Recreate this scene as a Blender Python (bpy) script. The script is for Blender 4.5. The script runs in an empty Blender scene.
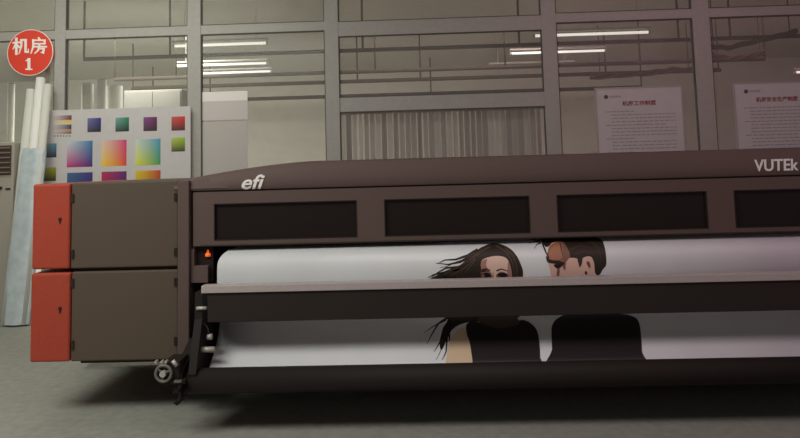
import bpy, bmesh, math, random
from mathutils import Vector, Matrix
from mathutils.geometry import tessellate_polygon
random.seed(4)
SC = bpy.context.scene
COL = SC.collection
R = math.radians

# ------------------------------------------------------------------ camera
F, PCX, PCY = 700.0, 400.0, 104.0
YAW, PITCH, ROLL = R(1.75), R(5.0), R(1.58)
CAM = Vector((0, -5, 1.71))
fwd = Vector((-math.sin(YAW)*math.cos(PITCH), math.cos(YAW)*math.cos(PITCH), math.sin(PITCH)))
rt0 = Vector((math.cos(YAW), math.sin(YAW), 0))
up0 = rt0.cross(fwd)
UP = up0*math.cos(ROLL) + rt0*math.sin(ROLL)
RT = rt0*math.cos(ROLL) - up0*math.sin(ROLL)
cam = bpy.data.cameras.new('camera'); co = bpy.data.objects.new('camera', cam); COL.objects.link(co)
cam.sensor_fit = 'HORIZONTAL'; cam.sensor_width = 36; cam.lens = 36*F/800
cam.shift_y = -(219-PCY)/800
cam.clip_end = 100
M3 = Matrix((RT, UP, -fwd)).transposed()
co.matrix_world = Matrix.Translation(CAM) @ M3.to_4x4()
SC.camera = co

def P(px, py, Y):
    """point of the plane y = Y that the photograph shows at px, py"""
    d = RT*((px-PCX)/F) - UP*((py-PCY)/F) + fwd
    return CAM + d*((Y-CAM.y)/d.y)
def X(px, py, Y): return P(px, py, Y).x
def Z(py, Y, px=400): return P(px, py, Y).z

# ------------------------------------------------------------------ world, lights, exposure
w = bpy.data.worlds.new('world'); SC.world = w; w.use_nodes = True
w.node_tree.nodes['Background'].inputs[0].default_value = (0.92, 0.80, 0.76, 1)
w.node_tree.nodes['Background'].inputs[1].default_value = 0.28
SC.view_settings.view_transform = 'Standard'; SC.view_settings.look = 'None'
SC.view_settings.gamma = 1; SC.view_settings.exposure = 0.0
SC.view_settings.use_curve_mapping = False

def area(name, loc, tgt, sx, sy, power, col):
    l = bpy.data.lights.new(name, 'AREA'); l.shape = 'RECTANGLE'; l.size = sx; l.size_y = sy
    l.energy = power; l.color = col
    o = bpy.data.objects.new(name, l); COL.objects.link(o); o.location = loc
    o.rotation_euler = (Vector(tgt)-Vector(loc)).to_track_quat('-Z', 'Y').to_euler()
    return o
area('hall_light_cool', (-3.5, -2.55, 4.2), (-2.8, -.5, 0.2), 3.0, 1.5, 168, (1.0, 1.0, 0.92))
area('hall_light_centre', (0.3, -2.55, 4.2), (0.3, -.5, 0.5), 2.4, 1.5, 24, (1.0, 0.86, 0.88))
area('hall_light_warm', (4.0, -2.55, 4.2), (3.6, -.5, 0.5), 2.4, 1.5, 32, (1.0, 0.56, 0.76))
area('aisle_light_cool', (-3.8, 2.0, 4.2), (-3.8, 3.3, 0), 3.5, 0.6, 42, (1.0, 1.0, 0.90))
area('aisle_fill_warm', (3.0, 2.0, 4.2), (3.0, 3.3, 0), 3.5, 0.6, 9, (1.0, 0.45, 0.62))  # added unseen fill, tints the right-hand frames purple
area('back_room_light_cool', (-6.5, 8.0, 4.25), (-6.5, 9.5, 0), 5.0, 5.0, 980, (1.0, 0.98, 0.88))
area('back_room_light_centre', (0.5, 8.0, 4.25), (0.5, 9.5, 0), 4.0, 5.0, 245, (1.0, 0.75, 0.75))
area('back_room_light_warm', (6.5, 8.0, 4.25), (6.5, 9.5, 0), 5.0, 5.0, 120, (1.0, 0.42, 0.60))

# ------------------------------------------------------------------ materials
def lin(c): return tuple(((v/255)/12.92 if v/255 <= .04045 else ((v/255+.055)/1.055)**2.4) for v in c)
MATS = {}
def mat(name, c, rough=.6, metal=0, noise=.0, scale=30, bump=0, emit=None, spec=.5):
    if name in MATS: return MATS[name]
    m = bpy.data.materials.new(name); m.use_nodes = True; nt = m.node_tree; b = nt.nodes['Principled BSDF']
    rgb = c if max(c) <= 1 else lin(c)
    b.inputs['Base Color'].default_value = (*rgb, 1)
    b.inputs['Roughness'].default_value = rough; b.inputs['Metallic'].default_value = metal
    b.inputs['Specular IOR Level'].default_value = spec
    if noise or bump:
        tc = nt.nodes.new('ShaderNodeTexCoord'); n = nt.nodes.new('ShaderNodeTexNoise')
        n.inputs['Scale'].default_value = scale; n.inputs['Detail'].default_value = 5
        nt.links.new(tc.outputs['Object'], n.inputs['Vector'])
        if noise:
            r = nt.nodes.new('ShaderNodeValToRGB')
            r.color_ramp.elements[0].position = .3; r.color_ramp.elements[1].position = .7
            r.color_ramp.elements[0].color = (*[v*(1-noise) for v in rgb], 1)
            r.color_ramp.elements[1].color = (*[min(1, v*(1+noise)) for v in rgb], 1)
            nt.links.new(n.outputs['Fac'], r.inputs['Fac']); nt.links.new(r.outputs['Color'], b.inputs['Base Color'])
        if bump:
            bp = nt.nodes.new('ShaderNodeBump'); bp.inputs['Strength'].default_value = bump; bp.inputs['Distance'].default_value = .004
            nt.links.new(n.outputs['Fac'], bp.inputs['Height']); nt.links.new(bp.outputs['Normal'], b.inputs['Normal'])
    if emit:
        b.inputs['Emission Color'].default_value = (*rgb, 1); b.inputs['Emission Strength'].default_value = emit
    MATS[name] = m; return m
def glassmat(name, tint, haze, hazecol):
    m = bpy.data.materials.new(name); m.use_nodes = True; nt = m.node_tree
    for n in list(nt.nodes): nt.nodes.remove(n)
    out = nt.nodes.new('ShaderNodeOutputMaterial'); tr = nt.nodes.new('ShaderNodeBsdfTransparent'); tr.inputs[0].default_value = (*tint, 1)
    df = nt.nodes.new('ShaderNodeBsdfDiffuse'); df.inputs[0].default_value = (*hazecol, 1)
    gl = nt.nodes.new('ShaderNodeBsdfGlossy'); gl.inputs['Roughness'].default_value = .08
    fr = nt.nodes.new('ShaderNodeFresnel'); fr.inputs[0].default_value = 1.12
    tc = nt.nodes.new('ShaderNodeTexCoord'); no = nt.nodes.new('ShaderNodeTexNoise'); no.inputs['Scale'].default_value = 1.2
    mr = nt.nodes.new('ShaderNodeMapRange'); mr.inputs[3].default_value = haze*.7; mr.inputs[4].default_value = haze*1.3
    nt.links.new(tc.outputs['Object'], no.inputs['Vector']); nt.links.new(no.outputs['Fac'], mr.inputs[0])
    a = nt.nodes.new('ShaderNodeMixShader'); b = nt.nodes.new('ShaderNodeMixShader')
    nt.links.new(mr.outputs[0], a.inputs[0]); nt.links.new(tr.outputs[0], a.inputs[1]); nt.links.new(df.outputs[0], a.inputs[2])
    nt.links.new(fr.outputs[0], b.inputs[0]); nt.links.new(a.outputs[0], b.inputs[1]); nt.links.new(gl.outputs[0], b.inputs[2])
    nt.links.new(b.outputs[0], out.inputs[0]); return m
def attrmat(name, rough=.6):
    m = bpy.data.materials.new(name); m.use_nodes = True; nt = m.node_tree
    a = nt.nodes.new('ShaderNodeAttribute'); a.attribute_name = 'ink'
    b = nt.nodes['Principled BSDF']; b.inputs['Roughness'].default_value = rough
    nt.links.new(a.outputs['Color'], b.inputs['Base Color']); return m

GREY = mat('printer_grey', (0.114, 0.076, 0.067), .62, noise=.05, scale=120, spec=.3)
GREYC = mat('cabinet_grey', (0.098, 0.073, 0.053), .65, noise=.05, scale=120, spec=.3)
DARK = mat('dark_steel', (0.026, 0.019, 0.016), .6, spec=.3)
BLACK = mat('black_rubber', (0.018, 0.013, 0.011), .7, spec=.25)
PANE = mat('smoked_pane', (0.016, 0.011, 0.010), .35, spec=.2)
RED = mat('red_paint', (0.39, 0.058, 0.032), .55, noise=.06, scale=60, spec=.3)
SILV = mat('brushed_rail', (0.50, 0.44, 0.43), .45, metal=.15, noise=.05, scale=50)
CHROME = mat('worn_chrome', (0.50, 0.47, 0.42), .45, metal=.3)
LOGO = mat('logo_white', (0.80, 0.78, 0.75), .6)
VINYL = mat('white_vinyl', (0.74, 0.75, 0.77), .5, noise=.03, scale=3)
FRAME = mat('aluminium_frame', (0.40, 0.39, 0.355), .55, noise=.05, scale=20)
SEAL = mat('rubber_seal', (0.10, 0.095, 0.085), .7)
FLOOR = mat('concrete_floor', (0.30, 0.305, 0.265), .8, noise=.10, scale=14, bump=.2)
WALL = mat('painted_wall', (0.56, 0.55, 0.50), .8, noise=.05, scale=4)
PIPE = mat('pipe_grey', (0.045, 0.036, 0.030), .85, spec=.1)
PAPER = mat('paper', (0.60, 0.58, 0.57), .7, noise=.03, scale=8)
BLIND = mat('blind_fabric', (0.60, 0.56, 0.53), .8, noise=.12, scale=6)
TUBE = mat('lit_tube', (1.0, .98, .93), emit=0.9)
GLASS = glassmat('hazy_glass', (.95, .95, .93), .16, (.50, .49, .45))  # hazy veil over the back room is mixed into the pane material

# ------------------------------------------------------------------ helpers
def tag(o, label=None, cat=None, group=None, kind=None):
    if label: o['label'] = label
    if cat: o['category'] = cat
    if group: o['group'] = group
    if kind: o['kind'] = kind
    return o
def thing(name, label, cat, loc=(0, 0, 0), group=None):
    o = bpy.data.objects.new(name, None); COL.objects.link(o); o.location = loc; o.empty_display_size = .1
    return tag(o, label, cat, group)
def obj(name, bm, m, parent=None, smooth=False, label=None, bevel=0):
    me = bpy.data.meshes.new(name)
    if not isinstance(bm, bmesh.types.BMesh): raise TypeError
    bmesh.ops.recalc_face_normals(bm, faces=bm.faces[:])
    bm.to_mesh(me); bm.free()
    for k in (m if isinstance(m, (list, tuple)) else [m]): me.materials.append(k)
    o = bpy.data.objects.new(name, me); COL.objects.link(o)
    if smooth:
        for p in me.polygons: p.use_smooth = True
    if parent is not None:
        o.parent = parent
        # geometry is written in world coordinates, the thing's base may stand elsewhere
        off = Vector((0, 0, 0)); q = parent
        while q is not None: off += q.location; q = q.parent
        o.location = -off
    if bevel:
        b = o.modifiers.new('bevel', 'BEVEL'); b.width = bevel; b.segments = 3; b.limit_method = 'ANGLE'; b.angle_limit = R(40)
    if label: o['label'] = label
    return o
def nb(): return bmesh.new()
def box(bm, x0, x1, y0, y1, z0, z1):
    r = bmesh.ops.create_cube(bm, size=1)
    bmesh.ops.scale(bm, vec=(x1-x0, y1-y0, z1-z0), verts=r['verts'])
    bmesh.ops.translate(bm, vec=((x0+x1)/2, (y0+y1)/2, (z0+z1)/2), verts=r['verts']); return bm
def boxed(*a): return box(nb(), *a)
def rod(bm, a, b, r, seg=16, r2=None):
    a = Vector(a); b = Vector(b); d = b-a
    q = bmesh.ops.create_cone(bm, cap_ends=True, segments=seg, radius1=r, radius2=r if r2 is None else r2, depth=d.length)
    mt = Matrix.Translation((a+b)/2) @ d.to_track_quat('Z', 'Y').to_matrix().to_4x4()
    bmesh.ops.transform(bm, matrix=mt, verts=q['verts']); return bm
def ring(bm, c, axis, R0, r0, n=28, k=8):
    c = Vector(c); q = Vector(axis).to_track_quat('Z', 'Y'); vs = []
    for i in range(n):
        a = 2*math.pi*i/n; row = []
        for j in range(k):
            t = 2*math.pi*j/k
            row.append(bm.verts.new(c + q @ Vector(((R0+r0*math.cos(t))*math.cos(a), (R0+r0*math.cos(t))*math.sin(a), r0*math.sin(t)))))
        vs.append(row)
    for i in range(n):
        for j in range(k):
            bm.faces.new((vs[i][j], vs[(i+1) % n][j], vs[(i+1) % n][(j+1) % k], vs[i][(j+1) % k]))
    return bm
def tube_path(bm, pts, r, k=8):
    pts = [Vector(p) for p in pts]; rows = []
    for i, p in enumerate(pts):
        d = (pts[min(i+1, len(pts)-1)]-pts[max(i-1, 0)]).normalized(); q = d.to_track_quat('Z', 'Y')
        rows.append([bm.verts.new(p + q @ Vector((r*math.cos(2*math.pi*j/k), r*math.sin(2*math.pi*j/k), 0))) for j in range(k)])
    for a, b in zip(rows, rows[1:]):
        for j in range(k): bm.faces.new((a[j], a[(j+1) % k], b[(j+1) % k], b[j]))
    bm.faces.new(rows[0]); bm.faces.new(rows[-1]); return bm
def prism_x(bm, prof, xs):
    """closed profile list of (y,z), or a function of the station index, swept along the stations xs"""
    rows = []
    for i, x in enumerate(xs):
        pr = prof(i, x) if callable(prof) else prof
        rows.append([bm.verts.new((x, y, z)) for y, z in pr])
    n = len(rows[0])
    for a, b in zip(rows, rows[1:]):
        for j in range(n): bm.faces.new((a[j], a[(j+1) % n], b[(j+1) % n], b[j]))
    bm.faces.new(rows[0]); bm.faces.new(rows[-1]); return bm
def text(name, body, m, parent, base, height, width=None, shear=0, bold=0, depth=.002, label=None):
    """raised lettering facing the camera side (-y), lower left corner at base"""
    cu = bpy.data.curves.new(name, 'FONT'); cu.body = body; cu.shear = shear; cu.offset = bold; cu.extrude = .01
    cu.resolution_u = 4
    t = bpy.data.objects.new(name, cu); COL.objects.link(t)
    dg = bpy.context.evaluated_depsgraph_get(); me = bpy.data.meshes.new_from_object(t.evaluated_get(dg))
    bpy.data.objects.remove(t)
    xs = [v.co.x for v in me.vertices]; ys = [v.co.y for v in me.vertices]
    s = height/(max(ys)-min(ys)); sx = s if width is None else width/(max(xs)-min(xs)); x0 = min(xs); y0 = min(ys)
    for v in me.vertices:
        v.co = Vector((base[0]+(v.co.x-x0)*sx, base[1]-depth/2+(-v.co.z/.01)*depth/2, base[2]+(v.co.y-y0)*s))
    me.materials.clear(); me.materials.append(m)
    o = bpy.data.objects.new(name, me); COL.objects.link(o)
    if parent is not None:
        o.parent = parent; off = Vector((0, 0, 0)); q = parent
        while q is not None: off += q.location; q = q.parent
        o.location = -off
    if label: o['label'] = label
    return o

# ================================================================== the setting
GY = 3.75            # plane of the glass partition
BY = 15.0           # far wall of the back room
CEIL = 4.45
def struct(name, bm, m): return tag(obj(name, bm, m), kind='structure')
struct('floor', boxed(-14, 14, -9, BY, -.1, 0), FLOOR)
struct('ceiling', boxed(-14, 14, -9, BY, CEIL, CEIL+.1), WALL)
struct('wall_back', boxed(-14, 14, BY, BY+.15, -.1, CEIL+.1), WALL)
struct('wall_left', boxed(-14.15, -14, -9, BY, -.1, CEIL+.1), WALL)
struct('wall_right', boxed(14, 14.15, -9, BY, -.1, CEIL+.1), WALL)

# posts of the glass partition (front face at GY-.04)
FY = GY-.04
posts = [(-60, -48), (54.5, 65), (187.5, 200.5), (325, 338.5), (543, 557.5), (695, 712)]
px_edges = []
for i, (a, b) in enumerate(posts):
    px_edges.append((X(a, 60, FY), X(b, 60, FY)))
last = px_edges[-1]; pitch = 1.75
px_edges.append((last[1]+pitch, last[1]+pitch+.16)); px_edges.append((last[1]+2*pitch+.16, last[1]+2*pitch+.32))
px_edges.insert(0, (px_edges[0][0]-1.9, px_edges[0][0]-1.75))
for i, (a, b) in enumerate(px_edges):
    bm = boxed(a, b, FY, GY+.06, 0, CEIL)
    s = struct('trim_%d' % (i+1), bm, FRAME)
RAILS = (Z(27.5, FY), Z(18.8, FY)); RAILC = (Z(34, FY), Z(20, FY))                 # upper rail
zb0, zb1 = Z(110, FY), Z(96, FY)                # middle rail, only between two posts
N = 30
for i in range(len(px_edges)-1):
    a, b = px_edges[i][1], px_edges[i+1][0]
    zr0, zr1 = RAILC if i == 4 else RAILS
    bm = boxed(a, b, FY+.006, GY+.05, zr0, zr1)
    box(bm, a, b, FY+.006, GY+.05, 0, .12)
    box(bm, a, b, FY+.006, GY+.05, CEIL-.1, CEIL)
    mid = i == 4
    if mid: box(bm, a, b, FY+.012, GY+.045, zb0, zb1)
    struct('trim_%d' % (len(px_edges)+1+i), bm, FRAME)
    # panes with their black rubber seals
    spans = [(.12, zb0), (zb1, zr0), (zr1, CEIL-.1)] if mid else [(.12, zr0), (zr1, CEIL-.1)]
    bm = nb(); bs = nb(); t = .012
    for z0, z1 in spans:
        box(bm, a, b, GY-.003, GY+.003, z0, z1)
        box(bs, a, a+t, GY-.03, GY+.02, z0, z1); box(bs, b-t, b, GY-.03, GY+.02, z0, z1)
        box(bs, a+t, b-t, GY-.03, GY+.02, z0, z0+t); box(bs, a+t, b-t, GY-.03, GY+.02, z1-t, z1)
    wdw = struct('window_%d' % (i+1), bm, GLASS)
    se = obj('window_seal', bs, SEAL, wdw)

# ================================================================== back room, seen through the glass
ZP = 3.5
rows = [(Z(49, 5.8), 5.8), (Z(70.5, 8.05), 8.05), (Z(80, 9.6), 9.6), (Z(94.5, 12.9), 12.9)]
names = ['nearest the glass and highest in view', 'second from the glass', 'third from the glass', 'farthest from the glass']
spans = [(84, 860, [84, 170, 363, 520, 680, 732]), (115, 765, [115, 176, 375, 505, 640, 765]),
         (132, 720, [133, 357, 420, 605, 718]), (153, 640, [153, 210, 430, 640])]
for (zz, YY), nm, (x0, x1, dr) in zip(rows, names, spans):
    r = .032+.0022*(YY-5.8)
    t = thing('ceiling_conduit', 'dark ceiling conduit in back room, ' + nm, 'pipe', (X(x0, 60, YY), YY, zz), 'conduits hung in the back room')
    obj('pipe', rod(nb(), (X(x0, 60, YY), YY, zz), (X(x1, 60, YY), YY, zz), r, 12), PIPE, t, True)
    for d in dr:
        dx = X(d, 60, YY)
        obj('drop_rod', rod(nb(), (dx, YY, zz+r*.8), (dx, YY, CEIL), .017, 8), PIPE, t, True)
for (pts, YY, r, lb) in [([(590, 77), (620, 75), (650, 73), (672, 70), (697, 70)], 9.3, .05, 'dark cable bundle sagging under a conduit above the left rule sheet'),
      ([(706, 46), (728, 48), (752, 42), (775, 37), (797, 31)], 5.65, .035, 'dark cable bundle rising to the upper right corner behind the glass'),
      ([(712, 55), (730, 59), (750, 56), (765, 52)], 7.85, .045, 'short dark cable bundle under the conduit right of the last post')]:
    q = [P(a, b, YY) for a, b in pts]; q2 = []
    for u_, v_ in zip(q, q[1:]): q2 += [u_.lerp(v_, k/3) for k in range(3)]
    q2.append(q[-1]); e_ = thing('cable_bundle', lb, 'cable', q[0], 'cable bundles in the back room')
    for k in range(3): obj('cable', tube_path(nb(), [p+Vector((0, .6*r*math.sin(i*.9+k*2.1), .8*r*math.cos(i*.9+k*2.1))) for i, p in enumerate(q2)], r*.55, 8), PIPE, e_, True)
    for p in (q2[1], q2[-2]): obj('hanger', rod(nb(), p, (p.x, p.y, CEIL), .008, 6), PIPE, e_)
# fluorescent lamps: three rows, two columns in view and one at the right edge
lamps = [(173, 268, 44.5, 6.6, 'left group of lamps behind the glass, nearest and highest'), (176, 268, 64.5, 8.6, 'left group of lamps behind the glass, middle one'),
         (190, 272, 72.5, 10.2, 'left group of lamps behind the glass, farthest and lowest'),
         (533, 650, 34, 6.6, 'centre group of lamps behind the glass, nearest and highest'), (510, 606, 52, 8.6, 'centre group of lamps behind the glass, middle one'),
         (489, 575, 65.5, 10.2, 'centre group of lamps behind the glass, farthest and lowest'), (794, 850, 71.5, 9.4, 'lamp glimpsed at the right edge of the picture')]
for x0, x1, y, YY, lb in lamps:
    a = P(x0, y, YY); b = P(x1, y, YY); z = P((x0+x1)/2, y, YY).z
    t = thing('fluorescent_lamp', 'lit white fluorescent tube, ' + lb, 'lamp', (a.x, YY, z), 'fluorescent tubes in the back room')
    obj('lamp_tube', rod(nb(), (a.x+.03, YY, z), (b.x-.03, YY, z), .024, 12), TUBE, t, True)
    obj('end_cap', rod(nb(), (a.x, YY, z), (a.x+.03, YY, z), .034, 12), FRAME, t); obj('end_cap', rod(nb(), (b.x-.03, YY, z), (b.x, YY, z), .034, 12), FRAME, t)
    obj('reflector', boxed(a.x, b.x, YY-.05, YY+.05, z+.055, z+.085), FRAME, t)
    for q in (a.x+.2, b.x-.2): obj('hanger', rod(nb(), (q, YY, z+.085), (q, YY, CEIL), .006, 6), FRAME, t)

# strip curtain behind the middle bay
CY = 4.15
xa, xb = X(340, 130, CY), X(542, 130, CY); zt, zbm = Z(113, CY), .03
t = thing('strip_curtain', 'pale vertical strip curtain hanging behind the middle glass bay', 'curtain', ((xa+xb)/2, CY, 0))
obj('curtain_rail', boxed(xa-.03, xb+.03, CY-.03, CY+.03, zt, zt+.05), FRAME, t, bevel=.004)
n = 34; wdt = (xb-xa)/n
strip_m = [mat('strip_pale', (0.78, 0.73, 0.70), .8), mat('strip_grey', (0.46, 0.42, 0.40), .8), mat('strip_mid', (0.60, 0.55, 0.53), .8)]
for i in range(n):
    x = xa+(i+.5)*wdt; an = random.uniform(-.9, .9); hw = wdt*.47
    bm = boxed(-hw, hw, -.003, .003, zbm, zt+.005)
    bmesh.ops.rotate(bm, cent=(0, 0, 0), matrix=Matrix.Rotation(an, 3, 'Z'), verts=bm.verts); bmesh.ops.translate(bm, vec=(x, CY, 0), verts=bm.verts)
    obj('curtain_strip', bm, random.choice(strip_m), t)
obj('bottom_chain', rod(nb(), (xa, CY, zbm+.01), (xb, CY, zbm+.01), .004, 6), FRAME, t)

# big upright rolls standing in the back room behind the left bays
def media_roll(x0, x1, ytop, YY, m, label, dark=False):
    cx = (X(x0, 95, YY)+X(x1, 95, YY))/2; r = (X(x1, 95, YY)-X(x0, 95, YY))/2; zt = Z(ytop, YY, (x0+x1)/2)
    t = thing('material_roll', label, 'roll', (cx, YY, 0), 'upright rolls behind the glass')
    obj('roll', rod(nb(), (cx, YY, 0), (cx, YY, zt), r, 24), m, t, True).data.shade_smooth()
    obj('core', ring(nb(), (cx, YY, zt), (0, 0, 1), r*.45, .012), PIPE, t, True)
ROLLW = mat('roll_white', (0.80, 0.79, 0.74), .6); ROLLG = mat('roll_grey', (0.66, 0.66, 0.60), .7)
media_roll(82, 93, 84, 5.0, ROLLW, 'white upright roll behind glass, leftmost of the pair above the colour chart')
media_roll(97, 106, 80, 5.0, ROLLW, 'white upright roll behind glass, taller right one above the colour chart')
media_roll(107, 122, 86, 5.4, ROLLG, 'grey upright roll behind glass, rightmost of the group above the colour chart')
media_roll(8, 14.5, 84, 5.0, ROLLW, 'slim white upright roll behind glass, far left under the red badge')
media_roll(27, 33, 92, 5.0, ROLLW, 'slim white upright roll behind glass, right below the red badge')
media_roll(44.5, 50, 68, 4.6, ROLLW, 'slim white upright roll behind glass, beside the post right of red badge')
# grey cupboard in the back room
t = thing('storage_cupboard', 'grey storage cupboard standing in the back room behind the colour chart', 'cupboard', (X(150, 100, 6.4), 6.4, 0))
cz = Z(90, 6.4, 150); cx0, cx1 = X(124, 95, 6.4), X(182, 95, 6.4)
obj('body', boxed(cx0, cx1, 6.4, 7.0, 0, cz), mat('cupboard_body', (.26, .26, .24), .6), t, bevel=.01)
for s in (0, 1):
    m_ = (cx0+cx1)/2
    d = obj('door', boxed(cx0+.02 if s == 0 else m_+.005, m_-.005 if s == 0 else cx1-.02, 6.375, 6.4, .08, cz-.03), mat('cupboard_door', (.28, .28, .26), .6), t, bevel=.004)
    hx = m_+(-.05 if s == 0 else .05); obj('handle', boxed(hx-.01, hx+.01, 6.35, 6.375, 1.0, 1.2), PIPE, d)

# ================================================================== things on and before the partition
# white notice sheet in the second bay
NY = GY-.012
def sheet(name, label, cat, x0, x1, yt, yb, Yp, m, px=None):
    px = px or (x0+x1)/2
    a, b = X(x0, yt, Yp), X(x1, yt, Yp)
    return tag(obj(name, boxed(a, b, Yp, Yp+.004, Z(yb, Yp, px), Z(yt, Yp, px)), m), label, cat)
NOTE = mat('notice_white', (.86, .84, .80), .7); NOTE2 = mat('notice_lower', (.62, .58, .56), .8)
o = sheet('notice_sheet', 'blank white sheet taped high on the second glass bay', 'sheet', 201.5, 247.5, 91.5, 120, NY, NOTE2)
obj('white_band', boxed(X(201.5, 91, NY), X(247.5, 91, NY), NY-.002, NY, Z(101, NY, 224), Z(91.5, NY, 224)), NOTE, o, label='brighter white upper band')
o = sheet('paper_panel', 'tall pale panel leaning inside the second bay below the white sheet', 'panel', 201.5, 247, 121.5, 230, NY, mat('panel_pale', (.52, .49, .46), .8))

# colour chart
INK = attrmat('chart_ink')
CHY = GY-.11
cl, cr = X(40, 145, CHY), X(190.5, 145, CHY)
ct, cb = Z(108.5, CHY, 115), Z(225, CHY, 115)
t = thing('colour_chart', 'white printed colour test chart standing behind the red-ended cabinets', 'chart', ((cl+cr)/2, CHY, cb))
obj('chart_sheet', boxed(cl, cr, CHY, CHY+.006, cb, ct), PAPER, t)
for sx in (.25, .75):
    x = cl+(cr-cl)*sx; obj('leg', boxed(x-.02, x+.02, CHY+.006, CHY+.05, 0, ct-.05), FRAME, t)
def swatch(x0, x1, y0, y1, cols, rows_=None):
    """cols: corner inks tl,tr,bl,br"""
    nx = ny = 8; bm = nb(); lay = bm.loops.layers.float_color.new('ink')
    a, b = X(x0, (y0+y1)/2, CHY), X(x1, (y0+y1)/2, CHY); zt_, zb_ = Z(y0, CHY, (x0+x1)/2), Z(y1, CHY, (x0+x1)/2)
    C4 = [lin(c) for c in cols]
    g = [[bm.verts.new((a+(b-a)*i/nx, CHY-.0015, zt_+(zb_-zt_)*j/ny)) for i in range(nx+1)] for j in range(ny+1)]
    def ink(i, j):
        u, v = i/nx, j/ny
        if rows_: return rows_[min(int(v*len(rows_)), len(rows_)-1)](u)
        return tuple((C4[0][k]*(1-u)+C4[1][k]*u)*(1-v)+(C4[2][k]*(1-u)+C4[3][k]*u)*v for k in range(3))
    for j in range(ny):
        for i in range(nx):
            f = bm.faces.new((g[j][i], g[j][i+1], g[j+1][i+1], g[j+1][i]))
            for l, (p, q) in zip(f.loops, ((i, j), (i+1, j), (i+1, j+1), (i, j+1))):
                l[lay] = (*(ink(p, j) if rows_ else ink(p, q)), 1)
    ex = bmesh.ops.extrude_face_region(bm, geom=bm.faces[:])
    bmesh.ops.translate(bm, vec=(0, .0015, 0), verts=[e for e in ex['geom'] if isinstance(e, bmesh.types.BMVert)])
    obj('colour_swatch', bm, INK, t)
Wt = (205, 200, 198)
swatch(87.5, 101, 118, 132, [(120, 120, 175), (50, 45, 130), (70, 65, 75), (28, 22, 35)])
swatch(115.5, 129, 117.5, 131.5, [(120, 175, 165), (30, 130, 95), (60, 65, 60), (20, 35, 25)])
swatch(143.5, 157, 117, 131, [(140, 80, 140), (110, 25, 95), (70, 50, 60), (45, 20, 35)])
swatch(171.5, 185, 116.5, 130.5, [(205, 90, 85), (215, 35, 35), (80, 50, 45), (60, 25, 20)])
swatch(43, 56.5, 143.5, 157.5, [(185, 195, 205), (60, 130, 165), (75, 75, 80), (30, 40, 50)])
swatch(67, 92.5, 141, 167, [(200, 215, 220), (25, 125, 175), (200, 30, 120), (60, 30, 120)])
swatch(101.5, 126.5, 140, 166, [(225, 205, 190), (215, 40, 120), (245, 210, 40), (225, 60, 55)])
swatch(135.5, 160.5, 139, 165, [(205, 220, 205), (60, 150, 185), (225, 225, 50), (50, 150, 80)])
swatch(171.5, 185, 137.5, 151.5, [(190, 205, 100), (150, 195, 30), (70, 75, 40), (40, 50, 15)])
swatch(42.5, 56, 167.5, 181, [(180, 180, 110), (170, 170, 20), (70, 65, 45), (40, 38, 15)])
swatch(67, 92.5, 172.5, 198, [(70, 110, 150), (70, 50, 130), (30, 70, 110), (40, 20, 90)])
swatch(101.5, 126.5, 171.5, 197, [(190, 50, 90), (90, 40, 120), (160, 30, 60), (50, 20, 80)])
swatch(135.5, 160.5, 170.5, 196, [(225, 200, 40), (195, 60, 40), (200, 160, 30), (150, 30, 30)])
g_ = lambda c: (lambda u: tuple(lin(Wt)[k]*(1-u)+lin(c)[k]*u for k in range(3)))
swatch(52, 71.5, 115.5, 134, [Wt]*4, [g_((120, 50, 70)), g_((90, 50, 60)), g_((235, 190, 60)), g_((225, 200, 120)), g_((40, 60, 110)), g_((35, 50, 70)), g_((190, 130, 90)), g_((120, 90, 80))])
bm = nb()
for i in range(6):
    q = P(54+i*3, 136, CHY); box(bm, q.x, q.x+.018, CHY-.0015, CHY, q.z-.006, q.z+.006)
obj('chart_mark', bm, BLACK, t)

# two framed rule sheets on the right of the partition
def notice(name, label, x0, x1, yt, px, title, tx0, tx1, ty0, ty1, lx0, lx1, ly, body):
    Y0 = GY-.018
    a, b = X(x0, 110, Y0), X(x1, 110, Y0); zt_ = Z(yt, Y0, px); zb_ = zt_-1.15
    t = thing(name, label, 'notice', ((a+b)/2, Y0, zb_), 'rule sheets on the glass partition')
    obj('sheet', boxed(a, b, Y0, Y0+.008, zb_, zt_), PAPER, t)
    bm = nb(); e = .018
    box(bm, a-e, a, Y0-.004, Y0+.012, zb_-e, zt_+e); box(bm, b, b+e, Y0-.004, Y0+.012, zb_-e, zt_+e)
    box(bm, a, b, Y0-.004, Y0+.012, zt_, zt_+e); box(bm, a, b, Y0-.004, Y0+.012, zb_-e, zb_)
    obj('frame', bm, FRAME, t, label='thin grey frame')
    tz = Z(ty1, Y0, (tx0+tx1)/2)
    text('heading', title, mat('heading_red', (.28, .02, .03), .6), t, (X(tx0, 100, Y0), Y0, tz), Z(ty0, Y0, (tx0+tx1)/2)-tz, X(tx1, 100, Y0)-X(tx0, 100, Y0), bold=.02)
    c = P(lx0, ly, Y0)
    bm = nb(); rod(bm, (c.x, Y0-.002, c.z), (c.x, Y0, c.z), .026, 20)
    obj('logo_mark', bm, mat('print_grey', (.11, .09, .09), .7), t)
    bm = nb(); x = c.x+.045; e = X(lx1, ly, Y0)
    while x < e:
        w_ = random.uniform(.012, .02); box(bm, x, x+w_, Y0-.0015, Y0, c.z-.012, c.z+.014); x += w_+.008
    obj('logo_text', bm, mat('print_soft', (.36, .32, .33), .7), t)
    bm = nb(); z = Z(body, Y0, px); k = 0
    while z > zb_+.05:
        ind = .10 if k % 4 == 0 else .17; x = a+ind; e = b-.08 if k % 4 else b-.08-random.uniform(.1, .55)
        while x < e:
            w_ = random.uniform(.02, .07); box(bm, x, min(x+w_, e), Y0-.0012, Y0, z-.006, z+.006); x += w_+random.uniform(.008, .018)
        z -= .042; k += 1
    obj('body_text', bm, mat('print_soft', (.36, .32, .33), .7), t, label='rows of small grey print')
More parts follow.
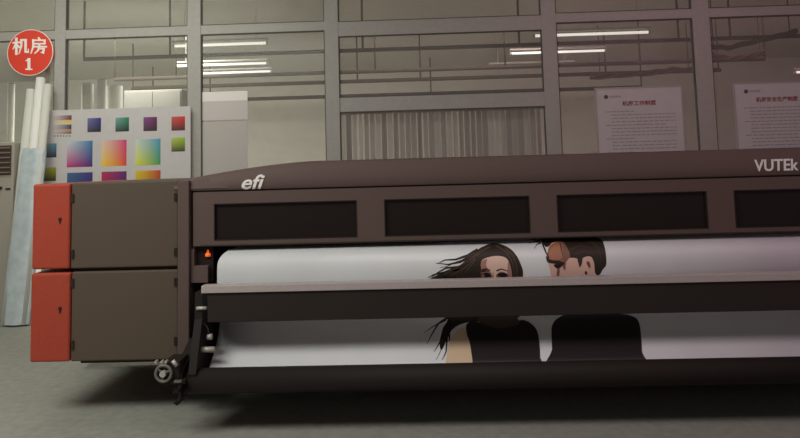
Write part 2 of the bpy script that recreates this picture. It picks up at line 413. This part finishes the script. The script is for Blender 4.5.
notice('rule_notice', 'framed white rule sheet with short red heading, left of the two on the glass', 597, 682, 88, 640, '机房工作制度', 622, 656, 100.5, 105.5, 606, 621, 97, 111)
notice('rule_notice', 'framed white rule sheet with long red heading, cut by the right picture edge', 736, 836, 83, 780, '机房安全生产制度', 756, 798, 96.5, 101.5, 746, 760, 91.5, 107)

# round red caption badge, a printed overlay added as a disc on the first bay
SY = GY-.09
c = P(30, 52.5, SY); rad = 24.2/F*(SY+5)
t = thing('caption_badge', 'round red caption badge with white characters and numeral, added on the glass', 'sign', (c.x, SY, c.z))
bm = nb(); rod(bm, (c.x, SY, c.z), (c.x, SY+.05, c.z), rad-.012, 72); obj('disc', bm, mat('badge_red', (.80, .055, .025), .6), t)
obj('rim', ring(nb(), (c.x, SY+.006, c.z), (0, 1, 0), rad-.006, .006, 72, 6), mat('badge_white', (.95, .93, .86), .6), t, label='thin white rim')
SW = MATS['badge_white']
u = (SY+5)/F
def sgn(px, py): p = P(px, py, SY); return (p.x, p.z)
# the characters are cut from tapered strokes: (x0,y0,w0, x1,y1,w1) in a 100 x 100 cell, y down
JI = [(4, 30, 10, 44, 26, 10), (24, 2, 15, 24, 98, 15), (22, 34, 13, 3, 68, 5), (26, 38, 8, 42, 56, 14),
      (54, 12, 14, 54, 52, 12), (54, 52, 12, 40, 96, 6), (50, 12, 10, 84, 12, 12), (80, 12, 15, 80, 84, 14), (80, 84, 12, 97, 86, 10), (96, 88, 10, 97, 66, 4)]
FANG = [(48, 0, 8, 56, 12, 15), (16, 17, 9, 90, 17, 10), (86, 17, 12, 86, 38, 11), (18, 38, 9, 90, 38, 9), (17, 14, 13, 17, 56, 12), (17, 56, 12, 3, 97, 6),
        (50, 44, 8, 57, 52, 13), (26, 56, 9, 98, 56, 10), (52, 58, 11, 47, 78, 11), (47, 78, 11, 26, 97, 6), (50, 68, 8, 84, 68, 10), (82, 68, 13, 78, 92, 13), (80, 94, 12, 64, 90, 5)]
ONE = [(50, 4, 24, 50, 94, 24), (50, 6, 12, 24, 20, 8), (24, 94, 12, 76, 94, 12)]
def glyph(strokes, x0, y0, w, h, nm):
    bm = nb()
    for k, (ax, ay, aw, bx, by, bw) in enumerate(strokes):
        A = Vector((ax, ay)); B = Vector((bx, by)); d = (B-A).normalized(); nrm = Vector((-d.y, d.x)); A = A-d*aw*.3; B = B+d*bw*.3
        pts = [A+nrm*aw/2, B+nrm*bw/2, B-nrm*bw/2, A-nrm*aw/2]
        f_, b_ = [], []
        for p in pts:
            q = sgn(x0+p.x/100*w, y0+p.y/100*h)
            f_.append(bm.verts.new((q[0], SY-.003-.0002*k, q[1]))); b_.append(bm.verts.new((q[0], SY+.001, q[1])))
        bm.faces.new(f_); bm.faces.new(b_[::-1])
        for i in range(4): bm.faces.new((f_[i], f_[(i+1) % 4], b_[(i+1) % 4], b_[i]))
    obj(nm, bm, SW, t)
glyph(JI, 12.5, 38.0, 16.5, 16.5, 'character'); glyph(FANG, 30.5, 37.5, 16.5, 16.5, 'character')
glyph(ONE, 23, 58.5, 12, 11.5, 'numeral')

# air conditioner at the left edge
AY = 3.32
xr = X(13, 200, AY); xl = xr-.55; zt_ = Z(142, AY, 5); 
t = thing('air_conditioner', 'beige floor-standing air conditioner cut by the left picture edge', 'air conditioner', ((xl+xr)/2, AY, 0))
BEI = mat('beige_plastic', (.40, .37, .31), .6)
obj('body', boxed(xl, xr, AY, AY+.36, 0, zt_), BEI, t, bevel=.015)
g1, g0 = Z(145.5, AY, 5), Z(175, AY, 5)
obj('grille', boxed(xl+.04, xr-.03, AY-.012, AY, g0, g1), mat('grille_dark', (.07, .05, .04), .7), t)
for k in range(6):
    z = g0+(g1-g0)*(k+.5)/6; bm = boxed(xl+.045, xr-.035, AY-.03, AY-.008, z-.007, z+.007); obj('louvre', bm, mat('louvre', (.24, .18, .14), .6), t)
c = P(1, 188, AY); obj('knob', rod(nb(), (c.x, AY-.02, c.z), (c.x, AY, c.z), .018, 20), PIPE, t)
c = P(8, 189, AY); obj('display', boxed(c.x-.03, c.x+.03, AY-.006, AY, c.z-.012, c.z+.012), PIPE, t)

# bundle of white tubes wrapped in film, leaning against the partition
t0 = P(36, 78, 3.5); LY0 = 3.05
zfloor = P(15, 316, LY0).z
b0 = P(15.5, 318, LY0)
base = Vector((b0.x, LY0, 0)); top = Vector((t0.x, 3.6, t0.z)); dv = (top-base)
t = thing('tube_bundle', 'tall bundle of white tubes leaning on the glass left of the red cabinets', 'tubes', base)
film = mat('blue_film', (.52, .60, .62), .4, noise=.12, scale=9)
for k, (ox, r, tp) in enumerate(((-.105, .05, .95), (.0, .055, 1.0), (.105, .05, .97))):
    o = Vector((ox, .01*(k % 2), 0.01))
    obj('tube', rod(nb(), base+o, base+o+dv*tp, r, 20), ROLLW if k == 1 else ROLLG, t, True)
wr = nb(); n = 24; rws = []
for j, (f_, s) in enumerate(((.005, 1.0), (.2, 1.03), (.45, .98), (.67, 1.02), (.70, .96))):
    p = base+dv*f_
    rws.append([wr.verts.new(p+Vector((.165*s*math.cos(2*math.pi*i/n)*(1+.03*math.sin(i*3+j)), .068*s*math.sin(2*math.pi*i/n)*(1+.1*math.sin(i*5+j)), .006*math.sin(i*2) if j else 0.006))) for i in range(n)])
for a, b in zip(rws, rws[1:]):
    for i in range(n): wr.faces.new((a[i], a[(i+1) % n], b[(i+1) % n], b[i]))
obj('plastic_wrap', wr, film, t, True, label='bluish plastic film round the lower tubes')

# ================================================================== the printer
pr = thing('large_format_printer', 'long dark grey wide-format printer with red cabinet ends and smoked windows', 'printer', (0, .6, 0))
XR = 4.4
XL = X(188.5, 230, 0)                         # left end of the print bridge
zgap = Z(187, 0); zwt, zwb = Z(199, 0), Z(236, 0); zfb = Z(241.3, 0)
ztop_ = Z(158.6, .13); ztopback = ztop_+.01
# top cover, rounded and dipping towards its left end
n = 40; xs = []
xc1 = X(315, 160, .2)
for i in range(n+1): xs.append(XL-.10+(xc1-XL+.10)*i/n)
xs.append(XR)
def cover(i, x):
    u = min(1, max(0, (x-XL+.10)/(xc1-XL+.10))); h = (1-(1-u)**1.5)
    low = Z(180, .13, 190); zt2 = low+(ztop_-low)*h
    zs = zgap+.012
    return [(0.0, zs), (-.008, zs+.015), (-.004, zs+(zt2-zs)*.35), (.006, zs+(zt2-zs)*.75), (.03, zs+(zt2-zs)*.94), (.13, zt2), (1.2, zt2), (1.45, zt2-.10), (1.5, zs)]
cv = obj('top_cover', prism_x(nb(), cover, xs), GREY, pr)
cv.data.shade_smooth() if False else None
for p in cv.data.polygons: p.use_smooth = abs(p.normal.x) < .9
m_ = cv.modifiers.new('es', 'EDGE_SPLIT'); m_.split_angle = R(35)
# logos on the cover
def on_cover(y, px, Y=-.02): return P(px, y, Y)
lg = on_cover(189.5, 242, .0); h_ = 14.5/140
t1 = text('maker_logo', 'efi', LOGO, cv, (lg.x, -.006, lg.z), h_, X(264.5, 180, 0)-X(241.5, 180, 0), shear=.28, bold=.018, depth=.10, label='white italic lettering efi')
lg = on_cover(171.5, 755, .0)
t2 = text('model_lettering', 'VUTEk', LOGO, cv, (lg.x, -.006, lg.z), 11.5/140, X(797, 165, 0)-X(754, 165, 0), shear=.12, bold=.015, depth=.10, label='white lettering VUTEk')
for tt in (t1, t2):   # lay the raised letters on the sloped cover front
    bb = bmesh.new(); bb.from_mesh(tt.data)
    for k in range(40): bmesh.ops.bisect_plane(bb, geom=bb.verts[:]+bb.edges[:]+bb.faces[:], plane_co=(0, 0, zgap+.006*k), plane_no=(0, 0, 1))
    bb.to_mesh(tt.data); bb.free()
    for v in tt.data.vertices:
        pr_ = cover(0, v.co.x)[:6]; yy = .13
        for (y0, z0), (y1, z1) in zip(pr_, pr_[1:]):
            if z0 <= v.co.z <= z1: yy = y0+(y1-y0)*(v.co.z-z0)/(z1-z0); break
        v.co.y = yy - (.006 if v.co.y < -.05 else -.003)

# front fascia with window openings
wins = [(214, 357), (384.5, 530), (557.5, 708), (735.5, 890)]
wx = [(X(a, 220, 0), X(b, 220, 0)) for a, b in wins]
bm = nb(); xe = X(193, 220, 0)
cuts = [xe]+[v for p in wx for v in p]+[XR]
box(bm, xe, XR, 0, .03, zwt, zgap); box(bm, xe, XR, 0, .03, zfb, zwb)
for i in range(0, len(cuts), 2): box(bm, cuts[i], cuts[i+1], 0, .03, zwb, zwt)
fa = obj('front_fascia', bm, GREY, pr)
obj('shadow_gap', boxed(xe, XR, .01, .05, zgap, zgap+.02), BLACK, pr)
for a, b in wx:
    q = obj('inspection_window', boxed(a, b, .018, .026, zwb, zwt), PANE, pr)
    bm = nb(); e = .007
    box(bm, a, a+e, -.003, .018, zwb, zwt); box(bm, b-e, b, -.003, .018, zwb, zwt); box(bm, a+e, b-e, -.003, .018, zwb, zwb+e); box(bm, a+e, b-e, -.003, .018, zwt-e, zwt)
    obj('window_gasket', bm, BLACK, q)
obj('fascia_lip', boxed(xe+.05, XR, -.006, .035, zfb-.005, zfb+.006), DARK, pr, bevel=.004)
# bridge back, core and underside
zcab = Z(360, 0, 110)
obj('rear_body', boxed(XL+.03, XR, .62, 1.48, zcab-.02, zgap+.012), DARK, pr, bevel=.01)
obj('bridge_bottom', boxed(XL+.03, XR, .03, .62, zwt-.06, zgap+.010), DARK, pr)
# left end column
zc_top = Z(180.5, 0, 184); zr = Z(281, -.28)
X178 = X(178.5, 270, 0); X190 = X(190.5, 270, 0)
obj('end_column', boxed(X178+.002, X190, -.03, 1.45, Z(392, 0, 185)+.06, zc_top), GREY, pr, bevel=.008)
q = obj('end_bracket', boxed(X190, X(208, 275, 0), .0, .30, Z(283, 0, 200), Z(266, 0, 200)), GREY, pr, bevel=.004)
obj('end_housing', boxed(X190, X(212, 255, .02), .05, .5, Z(283, 0, 200), zfb+.002), BLACK, pr)
obj('end_rib', prism_x(nb(), [(0, Z(267, 0, 195)), (.05, Z(267, 0, 195)), (.05, Z(247, 0, 195)), (.0, Z(250, 0, 195))], [X190, X(194, 260, 0)]), GREY, pr)
c = P(206, 255, .0)
lam = obj('indicator_lamp', rod(nb(), (c.x, .045, c.z-.016), (c.x, .045, c.z+.005), .019, 18), mat('amber', (1, .16, .03), emit=.45), pr, True, label='small orange warning lamp')
bm = nb(); rod(bm, (c.x, .045, c.z+.005), (c.x, .045, c.z+.032), .012, 16, .004); obj('lamp_tip', bm, mat('amber', (1, .16, .03)), lam)
# rail and apron
RY = -.28
zrt, zrb = Z(281, RY), Z(288.6, RY); zab = Z(318.5, RY)
xrl = X(202, 288, RY)
obj('guide_rail', boxed(xrl, XR, RY-.02, RY+.06, zrb, zrt), SILV, pr, bevel=.004, label='pale metal rail')
obj('apron_panel', boxed(X(207.5, 300, RY), XR, RY-.005, RY+.03, zab, zrb), DARK, pr, bevel=.006)
obj('light_baffle', boxed(X(207.5, 300, RY), XR, RY+.032, -.010, zab+.004, zab+.016), DARK, pr)  # added hidden board, keeps light from falling behind the apron onto the lower sheet
# side arm plates carrying rail and take-up shaft
zro_t, zro_b = Z(363, -.30), Z(391.5, -.36)
sp = nb(); xa, xb = X(195.5, 330, -.25), X(203, 330, -.25)
prof = [(.12, zrb), (-.26, zrb), (-.27, zab+.02), (-.35, Z(345, -.3)), (-.40, zro_t-.02), (-.36, zro_b+.01), (-.1, zro_b+.03), (.12, zab-.1)]
obj('side_plate', prism_x(sp, prof, [xa, xb]), BLACK, pr)
c = P(200, 308, -.26); xq = X(207, 308, -.26)
obj('side_bolt', rod(nb(), (c.x-.02, -.27, c.z), (xq, -.27, c.z), .012, 14), CHROME, pr, True)
c = P(204, 330, -.2); obj('cable_loop', ring(nb(), (c.x, -.24, c.z), (.3, 1, 0), .05, .006), DARK, pr, True)
c = P(210, 335, -.2); obj('shaft_bearing', rod(nb(), (c.x, -.25, c.z), (c.x+.03, -.25, c.z), .02, 16), CHROME, pr, True)
c = P(198, 350.5, -.3); d = P(217, 350.5, -.3)
obj('support_shaft', rod(nb(), (c.x, -.28, c.z), (d.x-.02, -.28, c.z), .019, 16), CHROME, pr, True)
# take-up beam
RYc = -.33; rr = (zro_t-zro_b)/2; zc = (zro_t+zro_b)/2
xk = X(186, 380, -.4)
prf = [(RYc+rr*math.cos(a)*.95, zc+rr*math.sin(a)) for a in [2*math.pi*i/36 for i in range(36)]]
o = obj('take_up_roller', prism_x(nb(), prf, [xk, XR]), BLACK, pr); 
for p in o.data.polygons: p.use_smooth = abs(p.normal.x) < .9
obj('roller_hub', rod(nb(), (xk-.02, RYc, zc), (xk, RYc, zc), rr*.6, 24), DARK, pr)
ep = nb(); xa = X(179, 370, -.3)
prof = [(.1, Z(335, -.1)), (-.1, Z(335, -.1)), (-.42, zro_t-.01), (-.42, zro_b+.03), (-.2, zro_b+.05), (.1, zro_b+.12)]
obj('roller_bracket', prism_x(ep, prof, [xa, xk-.02]), BLACK, pr)
# legs and base beams in the shade below
bl = nb(); zc2 = zcab-.02
for x in (X(212, 380, .8), 0.2, 1.7, 3.2):
    lgx = obj('leg', boxed(x-.06, x+.06, .7, .82, .03, zc2), DARK, pr); obj('levelling_foot', rod(nb(), (x, .76, 0), (x, .76, .03), .08, 20), BLACK, lgx)
    lgx = obj('leg', boxed(x-.06, x+.06, 1.3, 1.42, .03, zc2), DARK, pr); obj('levelling_foot', rod(nb(), (x, 1.36, 0), (x, 1.36, .03), .08, 20), BLACK, lgx)
obj('base_beam', boxed(X(80, 360, .3), XR, .30, .62, zcab-.10, zcab-.001), DARK, pr, bevel=.01)

obj('rear_light_block', boxed(X(60, 360, .9), XR, 1.30, 1.34, .04, zcab-.001), DARK, pr)  # added panel, blocks aisle light from reaching the floor under the machine
# cabinets
def cabinet(yt, yb, xl_, keyy, hinges, hingesr):
    zt2, zb2 = Z(yt, 0, 110), Z(yb, 0, 110)
    xd = X(70.5, (yt+yb)/2, 0); xl2 = X(xl_, (yt+yb)/2, 0)
    c = obj('cabinet', boxed(xd+.004, X178-.002, 0, 1.4, zb2, zt2), GREYC, pr, bevel=.012)
    d = obj('cabinet_end', boxed(xl2, xd, -.012, 1.38, zb2+.002, zt2-.002), RED, c, bevel=.016, label='bright red end door')
    k = P(61, keyy, 0); kk = nb(); rod(kk, (k.x, -.018, k.z), (k.x, -.012, k.z), .012, 16); box(kk, k.x-.004, k.x+.004, -.02, -.012, k.z-.03, k.z)
    obj('lock', kk, DARK, d)
    for h in hinges:
        p = P(72.5, h, 0); obj('hinge', boxed(p.x-.006, p.x+.012, -.01, 0, p.z-.03, p.z+.03), DARK, c)
    for h in hingesr:
        p = P(176.2, h, 0); obj('hinge', boxed(p.x-.012, p.x+.01, -.01, 0, p.z-.028, p.z+.028), BLACK, c)
    return c, zb2, zt2
c1, zl1, zh1 = cabinet(182.0, 268, 33.0, 219, (198, 254), (197, 252))
c2, zl2, zh2 = cabinet(271.2, 361, 31.0, 308, (283, 345), (282, 341))
obj('cabinet_spacer', boxed(X(74, 270, 0), X178-.002, .03, 1.35, zh2, zl1), BLACK, pr)

# hand wheel and release hook at the lower left
HY = -.45
c = P(163.5, 373.5, HY)
hw = obj('hand_wheel', ring(nb(), (c.x, HY, c.z), (0, 1, 0), .050, .010, 36, 10), mat('wheel_grey', (.17, .16, .14), .5, metal=.2), pr, True, label='small grey hand wheel')
bm = nb(); rod(bm, (c.x, HY-.02, c.z), (c.x, HY+.02, c.z), .020, 20); obj('hub', bm, CHROME, hw)
for a in range(3):
    an = a*2*math.pi/3+.4; bm = nb(); rod(bm, (c.x, HY, c.z), (c.x+.05*math.cos(an), HY, c.z+.05*math.sin(an)), .007, 8); obj('spoke', bm, mat('wheel_grey', (.3, .3, .3)), hw)
obj('wheel_face', rod(nb(), (c.x, HY+.012, c.z), (c.x, HY+.02, c.z), .046, 32), DARK, hw)
obj('gearbox', boxed(c.x-.01, X(184, 375, HY+.1), HY+.02, HY+.2, P(170, 382, HY).z, P(170, 362, HY).z), BLACK, pr, bevel=.01)
for px_ in (155.5, 161.5, 165.5):
    p = P(px_, 362.2, HY); obj('gear_bolt', rod(nb(), (p.x, HY+.0, p.z), (p.x, HY+.03, p.z), .009, 12), CHROME, pr)
bm = nb(); a = P(172, 361, HY); b = P(176.5, 366.5, HY); rod(bm, (a.x, HY+.01, a.z), (b.x, HY+.01, b.z), .013, 12); obj('lock_lever', bm, CHROME, pr, True)
a = P(163, 384, HY+.03); b = P(186, 381, HY+.03); obj('hook_arm', boxed(a.x, b.x, HY+.01, HY+.06, a.z, b.z+.01), BLACK, pr, bevel=.004)
a = P(174, 381.5, HY); b = P(181.5, 381.5, HY); obj('hook_plate', boxed(a.x, b.x, HY-.004, HY+.01, a.z-.008, a.z+.008), mat('wheel_grey', (.3, .3, .3)), pr)
pts = [(*P(x_, y_, HY).xz,) for x_, y_ in ((179.5, 381), (179.5, 390), (180.5, 396), (179.0, 401), (175.5, 404), (174.5, 402.5))]
obj('release_hook', tube_path(nb(), [(x_, HY+.02, z_) for x_, z_ in pts], .017, 10), BLACK, pr, True)

# ================================================================== the printed banner running through the machine
# side profile (y, z) from the print gap over the platen and down to the roller
def zz(y, Y): return Z(y, Y)
ctrl = [(.30, zz(232, .30)), (.20, zz(236, .20)), (.10, zz(241, .10)), (.02, zz(247, .02)), (-.03, zz(254, -.03)), (-.055, zz(263, -.055)), (-.06, zz(275, -.06)),
        (-.05, zz(292, -.05)), (-.02, zz(308, -.02)), (.0, zz(319, .0)), (-.045, zz(332, -.045)), (-.12, zz(346, -.12)), (-.20, zz(357, -.20)), (-.245, zz(364.5, -.245)), (-.25, zz(372, -.25))]
ctrl = [Vector(c) for c in ctrl]
prof = []
for i in range(len(ctrl)-1):
    p0 = ctrl[max(i-1, 0)]; p1 = ctrl[i]; p2 = ctrl[i+1]; p3 = ctrl[min(i+2, len(ctrl)-1)]
    for k in range(5):
        s = k/5
        prof.append(.5*((2*p1)+(-p0+p2)*s+(2*p0-5*p1+4*p2-p3)*s*s+(-p0+3*p1-3*p2+p3)*s**3))
prof.append(ctrl[-1])
ban = thing('printed_banner', 'white printed banner of two dark-haired people running down through the printer', 'banner', (0, .02, prof[-1].y))
xbl = X(217.2, 276, -.06)
bm = nb(); rws = []
nrm = []
for i, p in enumerate(prof):
    d = (prof[min(i+1, len(prof)-1)]-prof[max(i-1, 0)]).normalized(); nrm.append(Vector((d.y, -d.x)) if Vector((d.y, -d.x)).x < 0 else Vector((-d.y, d.x)))
def inset(y):       # the sheet's left edge is turned in where it leaves the print gap
    return .11*max(0, min(1, (y+.05)/.13))**1.3
for x in (xbl, XR-.05):
    rws.append([bm.verts.new((x+(inset(p.x) if x == xbl and p.y > zz(281, 0) else 0), p.x, p.y)) for p in prof])
for j in range(len(prof)-1): bm.faces.new((rws[0][j], rws[1][j], rws[1][j+1], rws[0][j+1]))
vin = obj('vinyl_sheet', bm, VINYL, ban, True); 
sm = vin.modifiers.new('thick', 'SOLIDIFY'); sm.thickness = .002; sm.offset = 0

def hit(px, py):
    """x and profile parameter where the photograph's point meets the sheet"""
    best = None
    for j in range(len(prof)-1):
        a, b = prof[j], prof[j+1]
        d = RT*((px-PCX)/F) - UP*((py-PCY)/F) + fwd
        # ray in yz plane against the segment
        ex, ez = b.x-a.x, b.y-a.y; den = d.y*ez-d.z*ex
        if abs(den) < 1e-9: continue
        ry, rz = a.x-CAM.y, a.y-CAM.z
        tt_ = (ry*ez-rz*ex)/den; s = (ry*d.z-rz*d.y)/den
        if -1e-4 <= s <= 1.0001: best = (CAM.x+d.x*tt_, j+s); break
    return best or (X(px, py, prof[-1].x), len(prof)-1.01 if py > 300 else 0.01)
def surf(x, s, off):
    s = min(max(s, 0), len(prof)-1.0001); j = int(s); f_ = s-j
    p = prof[j].lerp(prof[j+1], f_); n_ = nrm[j].lerp(nrm[j+1], f_).normalized(); q = p+n_*off
    return (x, q.x, q.y)
def ink(bm, pts, off):
    uv = [Vector((*hit(a, b), 0)) for a, b in pts]
    vs = [bm.verts.new(v) for v in uv]
    new = []
    for tri in tessellate_polygon([uv]):
        try: new.append(bm.faces.new([vs[i] for i in tri]))
        except ValueError: pass
    g = new+list({e for f in new for e in f.edges})+list({v for f in new for v in f.verts})
    lo = int(min(v.y for v in uv)); hi = int(max(v.y for v in uv))+1
    for k in range(lo, hi+1):
        r = bmesh.ops.bisect_plane(bm, geom=g, plane_co=(0, k, 0), plane_no=(0, 1, 0)); g = r['geom']
    for v in [e for e in g if isinstance(e, bmesh.types.BMVert)]: v.co = Vector(surf(v.co.x, v.co.y, off)); 
    return bm
def smooth_poly(pts, n=4):
    out = []; N_ = len(pts)
    for i in range(N_):
        p0, p1, p2, p3 = [Vector(pts[(i+k) % N_]) for k in (-1, 0, 1, 2)]
        for k in range(n):
            s = k/n; out.append(tuple(.5*((2*p1)+(-p0+p2)*s+(2*p0-5*p1+4*p2-p3)*s*s+(-p0+3*p1-3*p2+p3)*s**3)))
    return out
def strand(bm, pts, w0, w1, off):
    P_ = [Vector(p) for p in pts]; L, Rr = [], []
    n = len(P_)
    for i, p in enumerate(P_):
        d = (P_[min(i+1, n-1)]-P_[max(i-1, 0)]).normalized(); q = Vector((-d.y, d.x)); w_ = (w0+(w1-w0)*i/(n-1))/2
        L.append(tuple(p+q*w_)); Rr.append(tuple(p-q*w_))
    ink(bm, L+Rr[::-1], off); return bm
def pic(name, polys, c, off, parent, rough=.5, smooth=True, label=None):
    for p in polys: o = obj(name, ink(nb(), smooth_poly(p) if smooth else p, off), mat('ink_%d_%d_%d' % c, c, rough), parent, label=label)
    return o
HAIR = (44, 34, 26); HAIR2 = (66, 50, 34); SKIN = (236, 202, 184); SHD = (150, 108, 96); INKB = (40, 33, 33)
O1, O2, O3, O4 = .0022, .0030, .0038, .0046
# woman
wo = pic('hair', [[(431, 281), (439, 274), (447.5, 270), (460, 265), (469.5, 256.5), (478.6, 249.2), (487.7, 244.7), (495, 243.4), (504, 245.6), (511.5, 250), (517, 256.5),
    (520.6, 264), (522.8, 271), (522.5, 282), (521, 300), (519, 317), (500, 322), (470, 322), (452, 330), (442, 350), (440, 340), (448, 318), (445, 305), (450, 294)]], HAIR, O1, ban, label='dark flowing hair of the printed woman')
bm = nb()
for pts, a_, b_ in [([(478, 250), (468, 255.5), (456, 259.5), (445, 260), (437, 264)], 3.5, .4), ([(470, 257), (460, 262), (448, 264.5), (436, 263)], 3, .5), ([(472, 262), (458, 267), (446, 268), (437, 273), (430, 279)], 3, .4),
      ([(466, 259), (455, 262.5), (447, 266.5), (440, 267.5)], 1.2, .4), ([(460, 270), (446, 272), (434, 274.5), (428, 277.5)], 3, .5), ([(455, 276), (442, 277), (432, 280)], 3, .5),
      ([(452, 318), (444, 328), (440, 342), (434, 352)], 3, .5), ([(450, 316), (438, 324), (431, 336), (427, 344)], 2.5, .5), ([(452, 322), (447, 338), (446, 352), (442, 360)], 2.5, .6),
      ([(446, 320), (434, 326), (424, 333)], 1.6, .4), ([(450, 325), (443, 345), (436, 360)], 1.2, .4), ([(449, 330), (450, 346), (447, 361)], 2, .5)]:
    obj('hair_strand', strand(nb(), pts, a_, b_, O1), MATS['ink_%d_%d_%d' % HAIR], ban)
bm = nb()
for pts in [[(481, 251), (470, 260), (456, 268), (444, 274)], [(490, 247), (480, 252), (474, 262), (466, 272)], [(505, 248), (513, 256), (517, 268), (517, 278)], [(496, 246), (506, 252), (512, 262), (515, 276)],
            [(478, 256), (466, 267), (452, 275)]]: obj('hair_highlight', strand(nb(), pts, 1.6, .8, O2), mat('ink_hl', (84, 64, 44)), ban)
fc = pic('face', [[(481.5, 271), (480.8, 264), (483, 259.5), (491.4, 256.6), (500.5, 256.2), (507, 259), (510, 265.7), (511.5, 275), (511, 288), (506, 300), (497, 306), (489, 300), (484, 288)]], SKIN, O2, ban, label='pale face of the printed woman')
pic('cheek_shade', [[(481, 263), (483.5, 260), (487, 259.5), (486, 265), (489, 271), (491, 276), (488, 285), (483.5, 283), (481.5, 272)], [(508, 262), (511, 268), (512, 280), (509, 288), (507.5, 276)]], (176, 132, 118), O3, fc)
pic('eye_shadow', [[(481, 270), (485, 268.8), (490.5, 272), (491.6, 278), (486, 280.5), (481.5, 279)], [(496.5, 274.5), (501, 271.8), (507, 273.5), (508, 277), (502, 279), (497, 278)]], (120, 80, 68), O3, fc)
pic('eye', [[(483.5, 274), (487, 272.4), (490.8, 275), (487, 277.5)], [(497.5, 274.6), (502.5, 272.6), (507.4, 274.8), (502.5, 277.6)]], (26, 18, 18), O4, fc)
for pts in ([(482.5, 270), (486.5, 268.6), (490.5, 270.4)], [(496.5, 270.8), (501, 268.8), (508, 271)]): obj('eyebrow', strand(nb(), pts, 1.5, .7, O4), mat('ink_brow', (40, 28, 24)), fc)
pic('nose_shade', [[(492.3, 274), (493.6, 274), (494, 290), (491, 292)]], (188, 148, 134), O3, fc)
pic('neck', [[(484, 302), (508, 302), (510, 314), (519, 320), (520, 326), (500, 330.5), (484, 327), (478, 320), (483, 313)]], (78, 66, 58), O2, ban)
pic('black_top', [[(466, 326), (474, 321), (484, 325), (500, 328.5), (517, 325), (521, 320), (530, 323), (537, 331), (539.5, 345), (540, 358), (540, 370), (471, 370), (471.5, 356), (468.5, 342)]], INKB, O3, ban, label='black sleeveless top of the printed woman')
pic('shoulder', [[(447.5, 369), (447.6, 350), (451, 338), (457, 331), (463, 328.5), (468, 338), (471, 351), (470.5, 369)]], (222, 196, 166), O4, ban, label='bare shoulder of the printed woman')
# man
pic('hair', [[(541.5, 240.5), (550, 236), (566, 235), (585, 236), (600, 239), (604.2, 246), (606, 256), (606, 265), (602.5, 269.5), (599.5, 274.5), (595.5, 274), (594, 264), (592, 258), (588.5, 256.4), (583, 259), (578.5, 263),
    (575, 258.5), (566, 257.5), (563, 251), (561.5, 243), (556, 243), (550, 245.5), (546, 247)]], HAIR, O1, ban, label='dark swept-back hair of the printed man')
bm = nb()
for pts in [[(552, 241), (558, 240), (565, 238)], [(560, 243), (561, 249), (562.5, 256)], [(563, 244), (570, 240), (580, 241)], [(570, 250), (580, 246), (592, 249)], [(574, 255), (584, 251), (594, 255)], [(590, 242), (598, 248), (601, 260)]]:
    obj('hair_highlight', strand(nb(), pts, 1.3, .5, O4), mat('ink_hm', (78, 52, 40)), ban)
for pts in [[(541.5, 241), (543.5, 247), (545.5, 252), (548.5, 258)]]: obj('hair_strand', strand(nb(), pts, 1.6, 1.1, O4+.0004), MATS['ink_%d_%d_%d' % HAIR], ban)
for pts in [[(540, 242), (534, 241.5), (529, 243.5)], [(540, 241), (533, 239.5), (527, 240.5)], [(541, 243), (537, 244.5), (534, 249)], [(543, 240), (536, 237.5), (530, 238)]]: obj('hair_strand', strand(nb(), pts, 1.6, .3, O1), MATS['ink_%d_%d_%d' % HAIR], ban)
mf = pic('face', [[(547.5, 251), (549.5, 246), (554, 242.5), (562, 242), (564, 252), (566, 257.3), (575, 258), (580, 260), (584, 257.5), (588.5, 256.5), (593, 260), (594.5, 270), (593, 285), (586, 300), (572, 308), (558, 308), (553, 300), (551, 292), (549.5, 283), (550.5, 275), (549.8, 269), (548, 263.5), (546.3, 260.5)]], (230, 188, 172), O2, ban, label='pale face of the printed man, turned left')
pic('forehead', [[(547.8, 251), (550, 246), (555, 243), (562, 242.3), (566, 252), (564.5, 260), (556, 261), (547.5, 259.5)]], (158, 106, 82), O3, mf, label='warm tan forehead')
pic('forehead_light', [[(549.5, 258), (550, 250), (555, 246), (560, 247), (562, 252), (561.5, 258), (556, 260)]], (176, 120, 94), O4-.0004, mf)
pic('temple_shade', [[(562, 242.5), (567, 248), (570, 256), (566, 262), (565, 270), (562, 265), (563, 252)], [(557.5, 268), (559.5, 269), (558.8, 276), (557, 282), (556.5, 274)]], (136, 94, 78), O4, mf)
pic('eyebrow', [[(546, 256), (547.8, 258), (551, 260), (560, 260.8), (564.5, 263), (562.5, 265.5), (559.5, 266), (555, 263.8), (549, 263), (546.4, 260)]], (42, 28, 24), O4, mf)
pic('eye', [[(553.5, 265), (558, 264), (561.5, 266.5), (557, 268.5)]], (30, 20, 20), O4, mf)
pic('ear', [[(585.5, 259), (589, 257), (592.5, 259.5), (592.5, 266), (590, 270), (587.5, 266)]], (222, 184, 172), O3, mf)
pic('ear_shade', [[(586.3, 262), (588.5, 261.5), (590.3, 265), (589.5, 268), (587.5, 265.5)]], (110, 70, 62), O4, mf)
pic('earring', [[(584.8, 271.5), (586.5, 271.3), (587, 274), (585, 274.3)]], (60, 34, 32), O4, mf)
pic('sideburn', [[(577.5, 259), (582, 258.5), (581.5, 264), (579.5, 267), (578.2, 263)]], (60, 42, 34), O4, mf)
pic('neck', [[(566, 300), (592, 296), (598, 312), (606, 318), (560, 320), (566, 312)]], (150, 116, 104), O2, ban)
pic('black_shirt', [[(552, 326), (558, 318), (572, 314), (598, 314), (622, 314), (634, 317), (639, 323), (641, 336), (641.8, 352), (642, 370), (552, 370), (552, 350), (551.5, 336)]], INKB, O3, ban, label='black shirt of the printed man')
